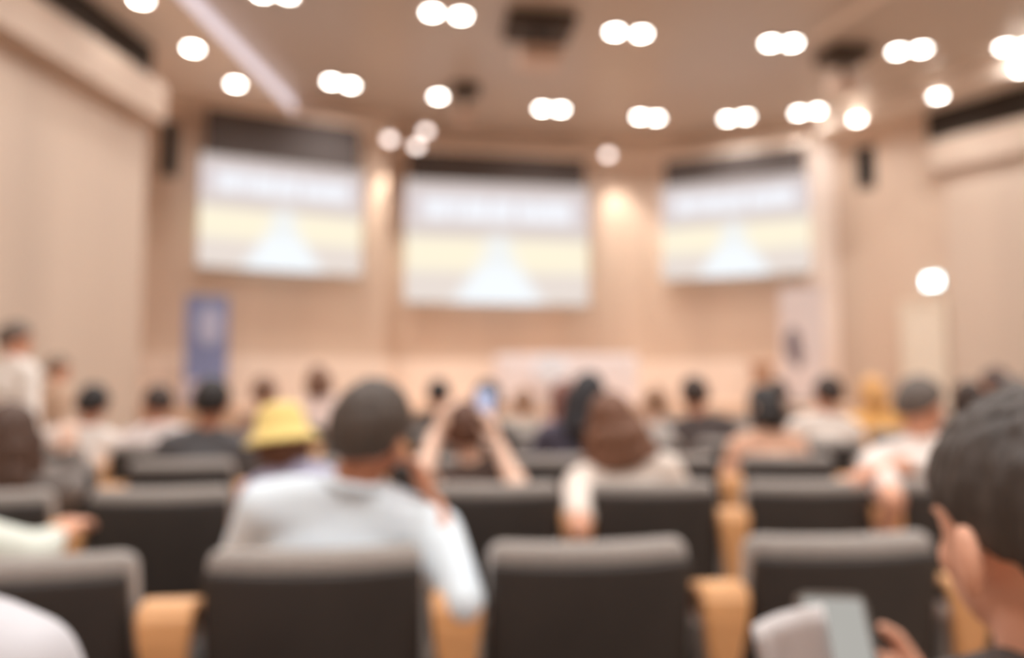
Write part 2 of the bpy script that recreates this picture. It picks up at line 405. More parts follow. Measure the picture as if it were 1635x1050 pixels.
far = [((532, 128), (557, 133), 'far left twin ceiling light, just above the left screen'), ((866, 171), (895, 172), 'twin ceiling light above the right half of the middle screen'), ((1022, 184), (1048, 186), 'twin ceiling light above the gap between middle and right screens'), ((1163, 187), (1189, 184), 'twin ceiling light straight above the right screen'), ((1281, 177), (1299, 175), 'twin ceiling light at the upper right corner of the right screen')]
for a, b, n in far: twin(on_z(*a, ZC), on_z(*b, ZC), n, G2, E_PAIR * (.4 if a[0] > 1250 else .8 if a[0] > 1150 else 1.3))
single(on_z(700, 153, ZC), 'single round ceiling light above the left half of the middle screen', G2)
for (x, y), n in (((225, -2), 'downlight nearest the top edge in the left soffit'), ((308, 76), 'middle downlight of the three in the left soffit'), ((376, 133), 'left soffit downlight nearest the left screen'), ((1368, 189), 'right soffit downlight nearest the right screen'), ((1498, 152), 'middle downlight of the three in the right soffit'), ((1632, 110), 'right soffit downlight at the right edge of view')):
    single(on_z(x, y, ZS), n, G3)
for X, Y, n in ((-3.45, 6.2, 'left'), (-3.5, 4.9, 'left'), (6.95, 8.1, 'right'), (7.7, 7.0, 'right')):  # unseen soffit lamps added to brighten the side walls and standing pair
    single(Vector((X, Y, ZS)), f'{n} soffit downlight added as fill over the audience, beyond the top edge of view', 'added soffit fill lights over the audience', E_ONE * (1.6 if n == 'left' else 3.0))
# unseen twin lights added as fill over the audience and towards the back
for j, Y in enumerate((5.6, 3.0, .2, -2.6)):
    for i, X in enumerate((-2.4, .4, 3.4, 6.2)):
        if j == 0 and i == 3: X = 6.0
        twin(Vector((X - .13, Y + .08 * X, ZC)), Vector((X + .13, Y + .08 * X + .02, ZC)), 'unseen twin ceiling light added as fill over the audience, above the top edge of view', 'added ceiling fill lights over the audience', (E_PAIR * 2.1 if j < 2 else E_PAIR * 2.4))

# small wall spotlights between the screens
def spot(px, py, d, label, energy, rx=27, ry=0):
    p = at(px, py, d)
    t = empty('wall_spotlight', label, 'spotlight', p, 0, 'small spotlights near the screens')
    bm = bmesh.new(); add_cone(bm, (0, 0, 0), (0, .06, .14), .085, .06, 24); obj('lamp_head', bm, WHITEPL, t, True)
    bm = bmesh.new(); add_cone(bm, (0, .05, .12), (0, .10, ZC - p.z), .012, .012); obj('stem', bm, WHITEPL, t)
    bm = bmesh.new(); add_cone(bm, (0, -.004, -.008), (0, 0, .0), .075, .075, 24); obj('lens', bm, LENSDIM, t, True)
    if energy: lamp_light(t, (0, .0, -.03), energy, 54, .8, .04, (R(rx), R(ry), 0), (1, .92, .83))
spot(622, 222, 11.05, 'dim round spotlight over the bright wall strip left of middle screen', 80, 13)
spot(665, 233, 11.2, 'dim round spotlight at the upper left corner of the middle screen', 0)
spot(680, 209, 11.5, 'faint round spotlight just above the other two by middle screen', 0)
spot(971, 247, 12.15, 'dim round spotlight at the upper right corner of the middle screen', 62, 24, -18)

# ceiling projectors
def projector(px, py, label, s=1.0):
    p = on_z(px, py, ZC)
    t = empty('ceiling_projector', label, 'projector', p, R(8), 'projectors hung from the ceiling')
    bm = bmesh.new(); add_box(bm, (-.38 * s, -.3 * s, -.12), (.38 * s, .3 * s, 0), bevel=.01); obj('lift_box', bm, mat('lift_box', (74, 58, 46), .7), t)
    bm = bmesh.new(); add_cone(bm, (0, 0, -.12), (0, 0, -.34), .03, .03); obj('pole', bm, DKMETAL, t)
    bm = bmesh.new(); add_box(bm, (-.24 * s, -.2 * s, -.50), (.24 * s, .2 * s, -.34), bevel=.025); obj('body', bm, mat('projector_body', (214, 188, 170), .5, var=.02), t)
    bm = bmesh.new(); add_cone(bm, (.08, .2 * s, -.42), (.08, .2 * s + .06, -.42), .06, .055, 20); obj('lens', bm, BLACKPL, t, True)
projector(860, 36, 'pale projector under a dark lift box at the top centre of ceiling')
projector(1346, 82, 'pale projector under a dark lift box at the right of ceiling', .72)
projector(742, 138, 'small projector on the far ceiling above the middle screen', .5)

# ------------------------------------------------------------------ auditorium chairs
def bend(bm, k):
    for v in bm.verts: v.co.y += k * v.co.x * v.co.x
def slab(w, z0, z1, y0, y1, r, k, rec=0.0, seg=3, cuts=8):
    """rounded upright slab, curved around the sitter (k) and reclined (rec)"""
    b = bmesh.new(); add_box(b, (-w / 2, y0, z0), (w / 2, y1, z1), bevel=r, seg=seg)
    for i in range(1, cuts):
        x = -w / 2 + w * i / cuts
        bmesh.ops.bisect_plane(b, geom=b.verts[:] + b.edges[:] + b.faces[:], plane_co=(x, 0, 0), plane_no=(1, 0, 0))
    bend(b, k)
    if rec:
        for v in b.verts: v.co.y += rec * (z1 - v.co.z)
    return b
CH = {}
def chair_meshes():
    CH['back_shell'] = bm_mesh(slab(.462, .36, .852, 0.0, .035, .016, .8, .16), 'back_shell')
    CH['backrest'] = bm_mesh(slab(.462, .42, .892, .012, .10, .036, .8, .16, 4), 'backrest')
    b = bmesh.new(); add_box(b, (-.235, .17, .37), (.235, .60, .445), bevel=.03, seg=3); CH['seat_down'] = bm_mesh(b, 'seat_cushion')
    b = bmesh.new(); add_box(b, (-.235, .17, .33), (.235, .245, .70), bevel=.03, seg=3)
    for v in b.verts: v.co.y += .12 * (.70 - v.co.z)
    CH['seat_up'] = bm_mesh(b, 'seat_cushion')
    b = bmesh.new()
    add_cone(b, (0, .25, 0), (0, .25, .36), .03, .03); add_box(b, (-.16, .14, 0), (.16, .36, .015), bevel=.004); CH['pedestal'] = bm_mesh(b, 'pedestal', False)
    b = bmesh.new()
    # bent-wood arm: slopes up towards the rear, rolls over and tapers downwards
    prof = [(.43, .665, .045), (.42, .690, .052), (.30, .728, .056), (.16, .772, .056), (.09, .790, .058), (.052, .783, .058), (.036, .755, .057), (.036, .71, .052), (.044, .65, .043), (.056, .58, .031), (.068, .52, .024)]
    t = bmesh.new(); rows = []
    for i, (y, z, w) in enumerate(prof):
        y0, z0, _ = prof[max(0, i - 1)]; y1, z1, _ = prof[min(len(prof) - 1, i + 1)]
        d = Vector((0, y1 - y0, z1 - z0)).normalized(); nrm = Vector((0, d.z, -d.y)); c = Vector((0, y, z)); e = .008
        if nrm.z < 0 and i < 5: nrm = -nrm
        th = -.026
        pts = [c + Vector((-w + e, 0, 0)), c + Vector((w - e, 0, 0)), c + Vector((w, 0, 0)) + nrm * (-.008), c + Vector((w, 0, 0)) + nrm * (th + .008), c + Vector((w - e, 0, 0)) + nrm * th, c + Vector((-w + e, 0, 0)) + nrm * th, c + Vector((-w, 0, 0)) + nrm * (th + .008), c + Vector((-w, 0, 0)) + nrm * (-.008)]
        rows.append([t.verts.new(p) for p in pts])
    for r0, r1 in zip(rows, rows[1:]):
        for i in range(8): t.faces.new((r0[i], r0[(i + 1) % 8], r1[(i + 1) % 8], r1[i]))
    t.faces.new(rows[0]); t.faces.new(rows[-1])
    merge(b, t); CH['armrest'] = bm_mesh(b, 'armrest', False)
    b = bmesh.new(); add_box(b, (-.045, .085, .0), (.045, .36, .685), bevel=.008); CH['arm_panel'] = bm_mesh(b, 'arm_panel', False)
chair_meshes()
def add_arm(t, sx, sp):
    a = link('armrest', CH['armrest'], ARMWOOD, t); a.location = (sx * sp / 2, 0, 0); a['label'] = 'pale orange wood armrest'
    q = link('arm_panel', CH['arm_panel'], GREYMETAL, a)
def chair(x, y, rz, sp, occupied, label, right=False):
    t = empty('auditorium_chair', label, 'chair', (x, y, 0), rz, 'dark auditorium chairs in curved rows')
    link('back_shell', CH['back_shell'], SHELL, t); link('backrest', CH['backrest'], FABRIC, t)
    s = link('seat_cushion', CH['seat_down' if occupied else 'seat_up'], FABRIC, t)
    link('pedestal', CH['pedestal'], DKMETAL, t)
    add_arm(t, -1, sp)
    if right: add_arm(t, 1, sp)
    return t
ORD = ['first', 'second', 'third', 'fourth', 'fifth', 'sixth', 'seventh', 'eighth', 'ninth', 'tenth', 'eleventh', 'twelfth', 'thirteenth', 'fourteenth', 'fifteenth', 'sixteenth', 'seventeenth', 'eighteenth', 'nineteenth', 'twentieth', 'twenty-first']
ROWS = {0: (.56, .12, 0, .60, 0.02), 1: (1.64, .12, 0, .605, .187), 2: (2.655, .09, -.02, .57, -.048)}
PH = {3: .22, 4: .25, 5: .05, 6: .2, 7: -.1}
for k in range(3, 8): ROWS[k] = (2.655 + 1.0 * (k - 2), .09, -.030, .58, PH[k])
def row_y(k, x): y0, s, c, sp, ph = ROWS[k]; return y0 + s * x + c * x * x
def row_rz(k, x): y0, s, c, sp, ph = ROWS[k]; return math.atan(s + 2 * c * x)
SEATS = {}
for k in ROWS:
    sp = ROWS[k][3]; ph = ROWS[k][4]; L = []
    for j in range(-14, 16):
        x = ph + j * sp; y = row_y(k, x)
        u = x / y * F + 817
        lo, hi = (-125, 1725)
        if k == 0:
            if j not in (-1, 1): continue
        elif k == 1 and j == -3: pass
        elif not lo < u < hi or x < LW(y) + (1.45 if k > 3 else .36) or x > RW((11.3 - y)).x - .5: continue
        L.append((j, x, y))
    if k == 0: L = [(-1, -.735, .53), (1, .525, .405)]
    SEATS[k] = L
OCC = {}
def seat_near(k, px, dd=.3):
    """index of the free seat of row k nearest to the image column px"""
    best = None
    for j, x, y in SEATS[k]:
        u = x / (y + dd) * F + 817
        if (k, j) in OCC: continue
        if best is None or abs(u - px) < best[0]: best = (abs(u - px), j, x, y)
    return best[1:]

# ------------------------------------------------------------------ people
SKINS = {'rosy': mat('skin_rosy', (244, 184, 154), .55, var=.04), 'warm': mat('skin_warm', (226, 166, 136), .55, var=.04), 'pale': mat('skin_pale', (240, 200, 176), .55, var=.04), 'tan': mat('skin_tan', (204, 142, 110), .55, var=.04)}
def hairm(c): return mat('hair_%d_%d_%d' % c, c, .55, var=.22, scale=(60, 60, 8))
def clothm(c): return mat('cloth_%d_%d_%d' % c, c, .85, var=.04, scale=(10, 10, 10), sheen=.15)
def remesh(bm, name, voxel, smooth=4):
    me = bpy.data.meshes.new(name); bm.to_mesh(me); bm.free()
    o = bpy.data.objects.new(name, me); COL.objects.link(o)
    m = o.modifiers.new('r', 'REMESH'); m.mode = 'VOXEL'; m.voxel_size = voxel
    s = o.modifiers.new('s', 'SMOOTH'); s.factor = .5; s.iterations = smooth
    dg = bpy.context.evaluated_depsgraph_get()
    out = bpy.data.meshes.new_from_object(o.evaluated_get(dg))
    bpy.data.objects.remove(o); bpy.data.meshes.remove(me)
    out.name = name; out.polygons.foreach_set('use_smooth', [True] * len(out.polygons))
    out.materials.clear(); out.materials.append(None)
    return out
def hand(bm, wrist, d, n, side, curl=.35, s=1.0):
    """palm, four fingers of unequal length and a thumb; d = finger direction, n = palm normal"""
    d = Vector(d).normalized(); n = Vector(n); n = (n - d * n.dot(d)).normalized(); w = d.cross(n).normalized() * side
    wrist = Vector(wrist)
    P = lambda a, b, c: wrist + d * a * s + w * b * s + n * c * s
    for b in (-.026, -.009, .009, .026): add_capsule(bm, P(.005, b * .6, 0), P(.082, b, .0), .014 * s, .011 * s, 10)
    for b, L in ((-.030, .058), (-.010, .072), (.010, .078), (.030, .070)):
        p = P(.085, b, 0); a = curl
        for i, f in enumerate((.48, .30, .22)):
            q = p + (d * math.cos(a) + n * math.sin(a)) * L * f * s
            add_capsule(bm, p, q, (.0095 - i * .0008) * s, (.0088 - i * .0008) * s, 10); p = q; a += curl * 1.1
    p = P(.02, .028, .006); q = P(.055, .056, .018); r = P(.085, .062, .03)
    add_capsule(bm, p, q, .013 * s, .011 * s, 10); add_capsule(bm, q, r, .011 * s, .008 * s, 10)
from mathutils import noise
def strands(me, amp=.0045):
    for v in me.vertices:
        c = v.co; f = noise.noise(Vector((c.x * 95, c.y * 95, c.z * 14))) + .5 * noise.noise(Vector((c.x * 30, c.y * 30, c.z * 30)))
        v.co = c + v.normal * (f * amp)
    return me
HP = Vector((0, 0, 1.06))
def upper_matrix(lean, tilt, twist, tz=1.0):
    h = Vector((0, 0, .50))
    return Matrix.Translation(h) @ Euler((R(-lean), R(tilt), R(twist)), 'XYZ').to_matrix().to_4x4() @ Matrix.Diagonal((1, 1, tz, 1)) @ Matrix.Translation(-h)
def head_matrix(MU, pitch, roll, yaw):
    rot = MU.to_3x3().normalized().to_4x4()
    return Matrix.Translation(MU @ HP) @ rot @ Euler((R(-pitch), R(roll), R(yaw)), 'XYZ').to_matrix().to_4x4() @ Matrix.Translation(-HP)
ARM_LAP = lambda s: (Vector((s * .245, .06, .68)), Vector((s * .12, .31, .612)), Vector((-s * .25, 1, -.12)), Vector((0, -.1, -1)))
def build_person(lean=-3, tilt=0, twist=0, head=(0, 0, 0), arms=None, voxel=.0085, hair='short', sleeve='short', standing=False, bulk=1.0, hat=False, curl=.35, collar=False, tz=1.0):
    """meshes for one figure in its own frame: origin on the floor below the hips, facing +Y (lean > 0 is forward)"""
    MU = upper_matrix(lean, tilt, twist, tz); MH = head_matrix(MU, *head)
    dz = .40 if standing else 0.0
    up = Matrix.Translation((0, 0, dz))
    MU2, MH2 = up @ MU, up @ MH
    T = lambda p: MU2 @ Vector(p)
    b = bmesh.new(); sh = bmesh.new(); tr_ = bmesh.new()
    def torso(q, g):
        add_ell(q, (0, 0, .53), (.165 * bulk + g, .120 + g, .11 + g), MU2)
        add_ell(q, (0, 0, .66), (.150 * bulk + g, .108 + g, .14 + g), MU2)
        add_ell(q, (0, 0, .81), (.168 * bulk + g, .112 + g, .16 + g), MU2)
        for s in (-1, 1):
            add_capsule(q, T((0, -.005, .925)), T((s * .160 * bulk, 0, .925)), .068 + g, .060 + g)
            add_capsule(q, T((s * .02, -.01, .985)), T((s * .14 * bulk, -.003, .945)), .048 + g, .052 + g)
    torso(b, 0); torso(sh, .013)
    # neck and head
    add_capsule(b, T((0, -.005, .96)), MH2 @ Vector((0, .005, 1.08)), .056, .053)
    add_ell(b, (0, .012, 1.165), (.077, .096, .100), MH2, 28)
    add_ell(b, (0, .045, 1.105), (.060, .062, .062), MH2)
    add_ell(b, (0, .082, 1.068), (.028, .024, .022), MH2, 14)
    add_ell(b, (0, .103, 1.128), (.013, .020, .024), MH2, 12)
    add_ell(b, (0, .090, 1.162), (.055, .018, .010), MH2, 14)
    add_ell(b, (0, .097, 1.093), (.023, .010, .010), MH2, 12)
    for s in (-1, 1):
        add_ell(b, (0, 0, 0), (.011, .023, .034), MH2 @ Matrix.Translation((s * .088, -.004, 1.136)) @ Matrix.Rotation(s * R(22), 4, 'Z'), 16)
        add_ell(b, (s * .046, .062, 1.120), (.020, .026, .022), MH2, 14)
        sp = T((s * .180 * bulk, 0, .925)); 
        el, wr, hd, hn = (arms or {}).get(s) or ARM_LAP(s)
        if standing and not ((arms or {}).get(s)): el, wr, hd, hn = Vector((s * .25, -.02, 1.05)), Vector((s * .24, .06, .82)), Vector((0, .15, -1)), Vector((-s, 0, 0))
        el = Vector(el); wr = Vector(wr)
        add_capsule(b, sp, el, .052 * bulk, .040); add_capsule(b, el, wr, .041, .027)
        hand(b, wr, hd, hn, s, curl)
        if sleeve == 'long': add_capsule(sh, sp, el, .064 * bulk, .053); add_capsule(sh, el, el + (wr - el) * .94, .053, .040)
        elif sleeve == 'rolled': add_capsule(sh, sp, el, .060 * bulk, .047); add_capsule(sh, el, el + (wr - el) * .55, .048, .042)
        elif sleeve == 'short': add_capsule(sh, sp, sp + (el - sp) * .72, .066 * bulk, .060)
        # legs
        if standing:
            hj, kn, an = Vector((s * .09, 0, .90)), Vector((s * .10, .02, .50)), Vector((s * .11, 0, .09))
        else:
            hj, kn, an = Vector((s * .085, .03, .525)), Vector((s * .115, .42, .515)), Vector((s * .12, .41, .09))
        add_capsule(b, hj, kn, .080, .058); add_capsule(b, kn, an, .056, .038)
        add_capsule(b, an + Vector((0, -.02, -.05)), an + Vector((0, .14, -.058)), .034, .030)
        add_capsule(tr_, hj, kn, .092, .068); add_capsule(tr_, kn, an + Vector((0, 0, .02)), .066, .052)
    add_ell(tr_, (0, 0, .53 + dz), (.172, .128, .105))
    # hair
    hb = bmesh.new()
    g = .014
    add_ell(hb, (0, .006, 1.163), (.078 + g, .096 + g, .106 + g), None, 32)
    cut = {'short': ((0, .0, 1.142), (0, -.50, .82)), 'long': ((0, .05, 1.19), (0, -.85, .52)), 'wavy': ((0, .05, 1.19), (0, -.85, .52)), 'crop': ((0, .0, 1.160), (0, -.46, .85)), 'receding': ((0, -.02, 1.155), (0, -.60, .80)), 'bob': ((0, .04, 1.18), (0, -.8, .6)), 'bun': ((0, .02, 1.18), (0, -.7, .7))}[hair]
    bmesh.ops.bisect_plane(hb, geom=hb.verts[:] + hb.edges[:] + hb.faces[:], plane_co=cut[0], plane_no=cut[1], clear_inner=True)
    bmesh.ops.holes_fill(hb, edges=[e for e in hb.edges if e.is_boundary])
    if hair == 'long':
        add_ell(hb, (0, -.06, 1.09), (.098, .055, .12)); add_ell(hb, (0, -.085, .99), (.110, .042, .11))
        for s in (-1, 1): add_capsule(hb, (s * .085, .0, 1.15), (s * .105, -.03, .96), .030, .030)
    if hair == 'wavy':
        add_ell(hb, (0, -.05, 1.09), (.112, .075, .085)); add_ell(hb, (0, -.06, 1.02), (.120, .060, .055))
        for s in (-1, 1): add_capsule(hb, (s * .085, .0, 1.15), (s * .118, -.02, 1.02), .032, .034)
    if hair == 'bob':
        add_ell(hb, (0, -.05, 1.10), (.095, .062, .085))
        for s in (-1, 1): add_capsule(hb, (s * .080, .01, 1.16), (s * .082, .0, 1.06), .028, .026)
    if hair == 'bun': add_ell(hb, (0, -.06, 1.10), (.06, .045, .05)); add_ell(hb, (0, -.10, 1.25), (.045, .045, .045))
    bmesh.ops.transform(hb, matrix=MH2, verts=hb.verts[:])
    out = {'body': remesh(b, 'body', voxel, 3), 'shirt': remesh(sh, 'shirt', voxel * 1.3, 14), 'trousers': remesh(tr_, 'trousers', voxel * 1.6, 6), 'hair': strands(remesh(hb, 'hair', voxel * .8, 3))}
    fb = []
    for s in (-1, 1):
        q = bmesh.new(); an = Vector((s * .11, 0, .09)) if standing else Vector((s * .12, .41, .09))
        add_capsule(q, an + Vector((0, -.03, -.045)), an + Vector((0, .155, -.052)), .045, .037); add_box(q, an + Vector((-.042, -.075, -.089)), an + Vector((.042, .185, -.075)), bevel=.006)
        fb.append(remesh(q, 'shoe', voxel * 1.2, 3))
    out['shoes'] = fb
    ey = []
    for s in (-1, 1):
        q = bmesh.new(); add_ell(q, (s * .030, .092, 1.148), (.012, .010, .0085), MH2, 14); ey.append(bm_mesh(q, 'eye'))
    out['eyes'] = ey
    if collar:
        q = bmesh.new()
        for i in range(16):
            a0 = 2 * PI * i / 16; a1 = 2 * PI * (i + 1) / 16
            f = lambda a: MU2 @ Vector((.070 * math.cos(a), .070 * math.sin(a) - .004, 1.03 + .010 * -math.sin(a)))
            add_capsule(q, f(a0), f(a1), .013, .013, 8)
        out['collar'] = remesh(q, 'collar', voxel, 3)
    if hat:
        q = bmesh.new()
        t = bmesh.new(); prof = [(.001, 1.285), (.05, 1.284), (.085, 1.268), (.100, 1.225), (.106, 1.175), (.135, 1.145), (.155, 1.128), (.153, 1.120), (.130, 1.135), (.100, 1.160)]
        rings = [[t.verts.new((r * math.cos(2 * PI * i / 28), .005 + r * 1.08 * math.sin(2 * PI * i / 28), z)) for i in range(28)] for r, z in prof]
        for r0, r1 in zip(rings, rings[1:]):
            for i in range(28): t.faces.new((r0[i], r0[(i + 1) % 28], r1[(i + 1) % 28], r1[i]))
        bmesh.ops.transform(t, matrix=MH2, verts=t.verts[:]); merge(q, t)
        out['hat'] = bm_mesh(q, 'hat')
    return out
TROU = clothm((58, 54, 58)); SHOE = mat('shoe_leather', (44, 38, 34), .5); EYE_M = mat('eye', (60, 48, 42), .3)
def person(meshes, loc, rz, label, skin, hair_c, shirt_c, scale=1.0, eyes=False, sidetilt=0.0, group=None, trous=None, hat_c=None, small=False):
    t = empty('person', label, 'person', loc, rz, group)
    t.rotation_euler = (0, sidetilt, rz); t.scale = (scale,) * 3
    link('body', meshes['body'], SKINS[skin], t)
    link('hair', meshes['hair'], hairm(hair_c), t)
    link('shirt', meshes['shirt'], clothm(shirt_c), t)
    link('trousers', meshes['trousers'], trous or TROU, t)
    for f in meshes['shoes']: link('shoe', f, SHOE, t)
    if eyes:
        for e in meshes['eyes']: link('eye', e, EYE_M, t)
    if 'collar' in meshes: link('collar', meshes['collar'], clothm(shirt_c), t)
    if 'hat' in meshes: link('hat', meshes['hat'], clothm(hat_c), t)
    return t
SIT = .335
def seat_pose(k, j):
    for jj, x, y in SEATS[k]:
        if jj == j:
            rz = row_rz(k, x); return Vector((x - math.sin(rz) * SIT, y + math.cos(rz) * SIT, 0)), rz
def local(loc, rz, p, scale=1.0):
    return (Matrix.Translation(loc) @ Matrix.Rotation(rz, 4, 'Z') @ Matrix.Scale(scale, 4)).inverted() @ p

# --- generic sitters share a few figures
TEMPL = {}
def templ(hair, sleeve, v=0):
    key = (hair, sleeve, v)
    if key not in TEMPL:
        hp = [(4, 0, 0), (8, 4, 18), (2, -4, -16)][v]
        TEMPL[key] = build_person(lean=[-2, 1, -4][v], head=hp, hair=hair, sleeve=sleeve, twist=[0, 6, -6][v])
    return TEMPL[key]
def sitter(px, k, hair, hair_c, sleeve, shirt_c, skin, label, scale=1.0, v=0):
    j, x, y = seat_near(k, px); OCC[(k, j)] = label
    loc, rz = seat_pose(k, j)
    u = loc.x / loc.y * F + 817; dx = (px - u) / F * loc.y
    tilt = max(-.14, min(.14, dx / 1.15)); rest = dx - tilt * 1.15; loc = loc + Vector((max(-.04, min(.04, rest)), 0, 0))
    person(templ(hair, sleeve, v), loc, rz, label, skin, hair_c, shirt_c, scale, sidetilt=tilt)
BLK, DBR, BRN, LBR = (44, 38, 36), (62, 46, 38), (112, 74, 54), (150, 112, 84)

# --- near figures, each built in its own pose
def occupy(k, j, label): OCC[(k, j)] = label; return seat_pose(k, j)
# man in the pale shirt, hand at his chin
lab = 'man in pale blue grey shirt seen from behind, right hand at his chin'
loc, rz = occupy(1, -1, lab); sc = 1.06
Lc = lambda px, py, d: local(loc, rz, at(px, py, d), sc)
arms = {1: (Lc(741, 962, 1.70), Lc(692, 806, 1.90), Vector((-.4, .0, 1)), Vector((-1, -.25, -.2))), -1: None}
person(build_person(lean=-7, tilt=9, twist=-5, tz=.86, head=(6, 2, -22), arms=arms, voxel=.0065, hair='short', sleeve='rolled', bulk=1.1, collar=True), loc, rz, lab, 'tan', (84, 72, 64), (234, 245, 255), sc)
# neighbour whose sleeve and hand come in at the lower left
lab = 'person in pale greenish white sleeve, forearm resting on the leftmost armrest'
loc, rz = occupy(1, -3, lab)
Lc = lambda px, py, d: local(loc, rz, at(px, py, d))
arms = {1: (Lc(52, 885, 1.82), Lc(84, 862, 1.98), Vector((.2, .8, .35)), Vector((0, .3, -1))), -1: None}
person(build_person(lean=4, tilt=3, head=(5, 0, 0), arms=arms, hair='short', sleeve='long', curl=.5), loc, rz, lab, 'warm', DBR, (226, 230, 218), 1.0)
# woman filming with raised phone
lab = 'woman with brown hair raising both arms to film with a phone'
loc, rz = occupy(2, 0, lab)
Lc = lambda px, py, d: local(loc, rz, at(px, py, d))
arms = {1: (Lc(832, 778, 2.74), Lc(794, 694, 2.92), Vector((-.25, .05, 1)), Vector((-.9, .5, 0))), -1: (Lc(672, 742, 2.78), Lc(694, 676, 2.95), Vector((.35, .1, 1)), Vector((.9, .4, 0)))}
person(build_person(lean=0, tilt=-10, tz=.9, head=(2, 0, 0), arms=arms, hair='short', sleeve='none', bulk=.88), loc, rz, lab, 'pale', (98, 62, 44), (92, 74, 66), .97)
ph = empty('smartphone', 'phone held up with a glowing pale lavender screen, by the filming woman', 'phone', at(774, 650, 2.97), R(8))
bm = bmesh.new(); add_box(bm, (-.038, -.004, -.078), (.038, .005, .078), bevel=.004); obj('case', bm, BLACKPL, ph)
bm = bmesh.new(); add_box(bm, (-.034, -.0055, -.07), (.034, -.0038, .07)); obj('display', bm, emit('phone_glow', (200, 204, 232), .5), ph)
# woman in the white top
lab = 'woman with long brown hair in a cream white top, elbow on the armrest'
loc, rz = occupy(2, 1, lab)
Lc = lambda px, py, d: local(loc, rz, at(px, py, d))
arms = {-1: (Lc(925, 846, 2.66), Lc(936, 782, 2.92), Vector((.15, .8, .35)), Vector((0, 0, -1))), 1: None}
person(build_person(lean=-1, tilt=-9, twist=4, tz=.9, head=(4, -3, -10), arms=arms, hair='wavy', sleeve='short'), loc, rz, lab, 'warm', (122, 82, 60), (244, 230, 218), 1.0)
# man in white shirt on the right, arm over the next seat
lab = 'man in white shirt leaning left with one arm over the empty seat back'
loc, rz = occupy(2, 3, lab)
Lc = lambda px, py, d: local(loc, rz, at(px, py, d))
arms = {-1: (Lc(1404, 800, 2.72), Lc(1388, 852, 2.78), Vector((-.2, .4, -1)), Vector((0, 1, .2))), 1: (Lc(1408, 748, 3.02), Lc(1352, 758, 2.86), Vector((-1, -.2, -.25)), Vector((0, -.3, -1)))}
person(build_person(lean=2, tilt=-4, twist=-22, head=(6, 4, -38), arms=arms, hair='receding', sleeve='short'), loc + Vector((.05, 0, 0)), rz, lab, 'warm', (104, 92, 84), (238, 226, 218), 1.0, True)
# yellow hat
lab = 'person in a wide yellow hat and lavender top, in the second row'
loc, rz = occupy(2, -1, lab)
person(build_person(lean=-2, tilt=-11, head=(8, 4, 0), hair='bob', sleeve='short', hat=True, bulk=.86), loc + Vector((-.12, 0, 0)), rz, lab, 'warm', BRN, (196, 194, 224), .92, hat_c=(252, 222, 140))
# left edge: long dark hair, hand raised
lab = 'person with thick dark brown hair raising a hand, at the left edge'
loc, rz = occupy(2, -3, lab)
Lc = lambda px, py, d: local(loc, rz, at(px, py, d))
arms = {1: (Lc(118, 775, 3.0), Lc(112, 727, 3.05), Vector((-.15, 0, 1)), Vector((-.3, 1, 0))), -1: None}
person(build_person(lean=-3, tilt=-1, tz=.82, head=(0, 0, 0), arms=arms, hair='long', sleeve='long', curl=.6), loc, rz, lab, 'pale', (84, 58, 44), (110, 100, 94), 1.0)
# person beside the camera on the right, reading a phone
lab = 'dark haired man close by at right edge, looking down at a phone'
loc, rz = occupy(0, 1, lab)
loc = Vector((.532, .745, 0)); rz = R(2); sc = 1.06
Lc = lambda px, py, d: local(loc, rz, at(px, py, d), sc)
arms = {1: (Vector((.27, .12, .66)), Lc(1478, 1100, 1.165), Vector((-.9, .0, .25)), Vector((0, -1, .4))), -1: (Vector((-.24, .14, .64)), Lc(1318, 1232, 1.10), Vector((-.35, .15, .9)), Vector((.3, -.9, 0)))}
person(build_person(lean=-2, tilt=-1, tz=.81, head=(3, -3, 4), arms=arms, voxel=.0055, hair='crop', sleeve='short', curl=.3), loc, rz, lab, 'rosy', (66, 55, 48), (70, 64, 62), sc, True)
ph = empty('smartphone', 'silver phone with dark rim held by the man at right edge', 'phone', at(1336, 1010, 1.10), R(4))
ph.rotation_euler = (R(-28), R(3), R(4))
bm = bmesh.new(); add_box(bm, (-.052, -.005, -.085), (.052, .007, .055))
bmesh.ops.bevel(bm, geom=[e for e in bm.edges if abs(e.verts[0].co.y - e.verts[1].co.y) > .005], offset=.016, segments=5, profile=.5, affect='EDGES'); obj('case', bm, mat('phone_case', (104, 94, 86), .4), ph)
bm = bmesh.new(); add_box(bm, (-.044, -.006, -.08), (.044, -.0035, .046)); obj('display', bm, emit('phone_screen', (198, 195, 188), .40), ph)
pp = at(1252, 1032, 1.05)
sheet = bmesh.new()
vs = [[sheet.verts.new((-.05 + .1 * i / 6, .02 * math.sin(i / 6 * PI) - .05 * k / 6, -.12 + .17 * k / 6)) for i in range(7)] for k in range(7)]
for k in range(6):
    for i in range(6): sheet.faces.new((vs[k][i], vs[k][i + 1], vs[k + 1][i + 1], vs[k + 1][i]))
ex = bmesh.ops.extrude_face_region(sheet, geom=sheet.faces[:]); bmesh.ops.translate(sheet, vec=(0, .003, 0), verts=[v for v in ex['geom'] if isinstance(v, bmesh.types.BMVert)])
po = obj('paper_sheets', sheet, mat('paper', (244, 238, 236), .8, var=.01), None, True); po.location = pp; po.rotation_euler = (R(-8), R(-14), R(6))
tag(po, 'folded white paper sheets held beside the silver phone, lower right', 'paper')
# person beside the camera on the left
lab = 'person in light grey shirt close by, only one shoulder at lower left corner'
loc, rz = occupy(0, -1, lab)
loc = Vector((-.735, .86, 0))
person(build_person(lean=0, head=(5, 0, 10), voxel=.008, hair='short', sleeve='short'), loc, R(2), lab, 'warm', BLK, (212, 210, 214), 1.0)

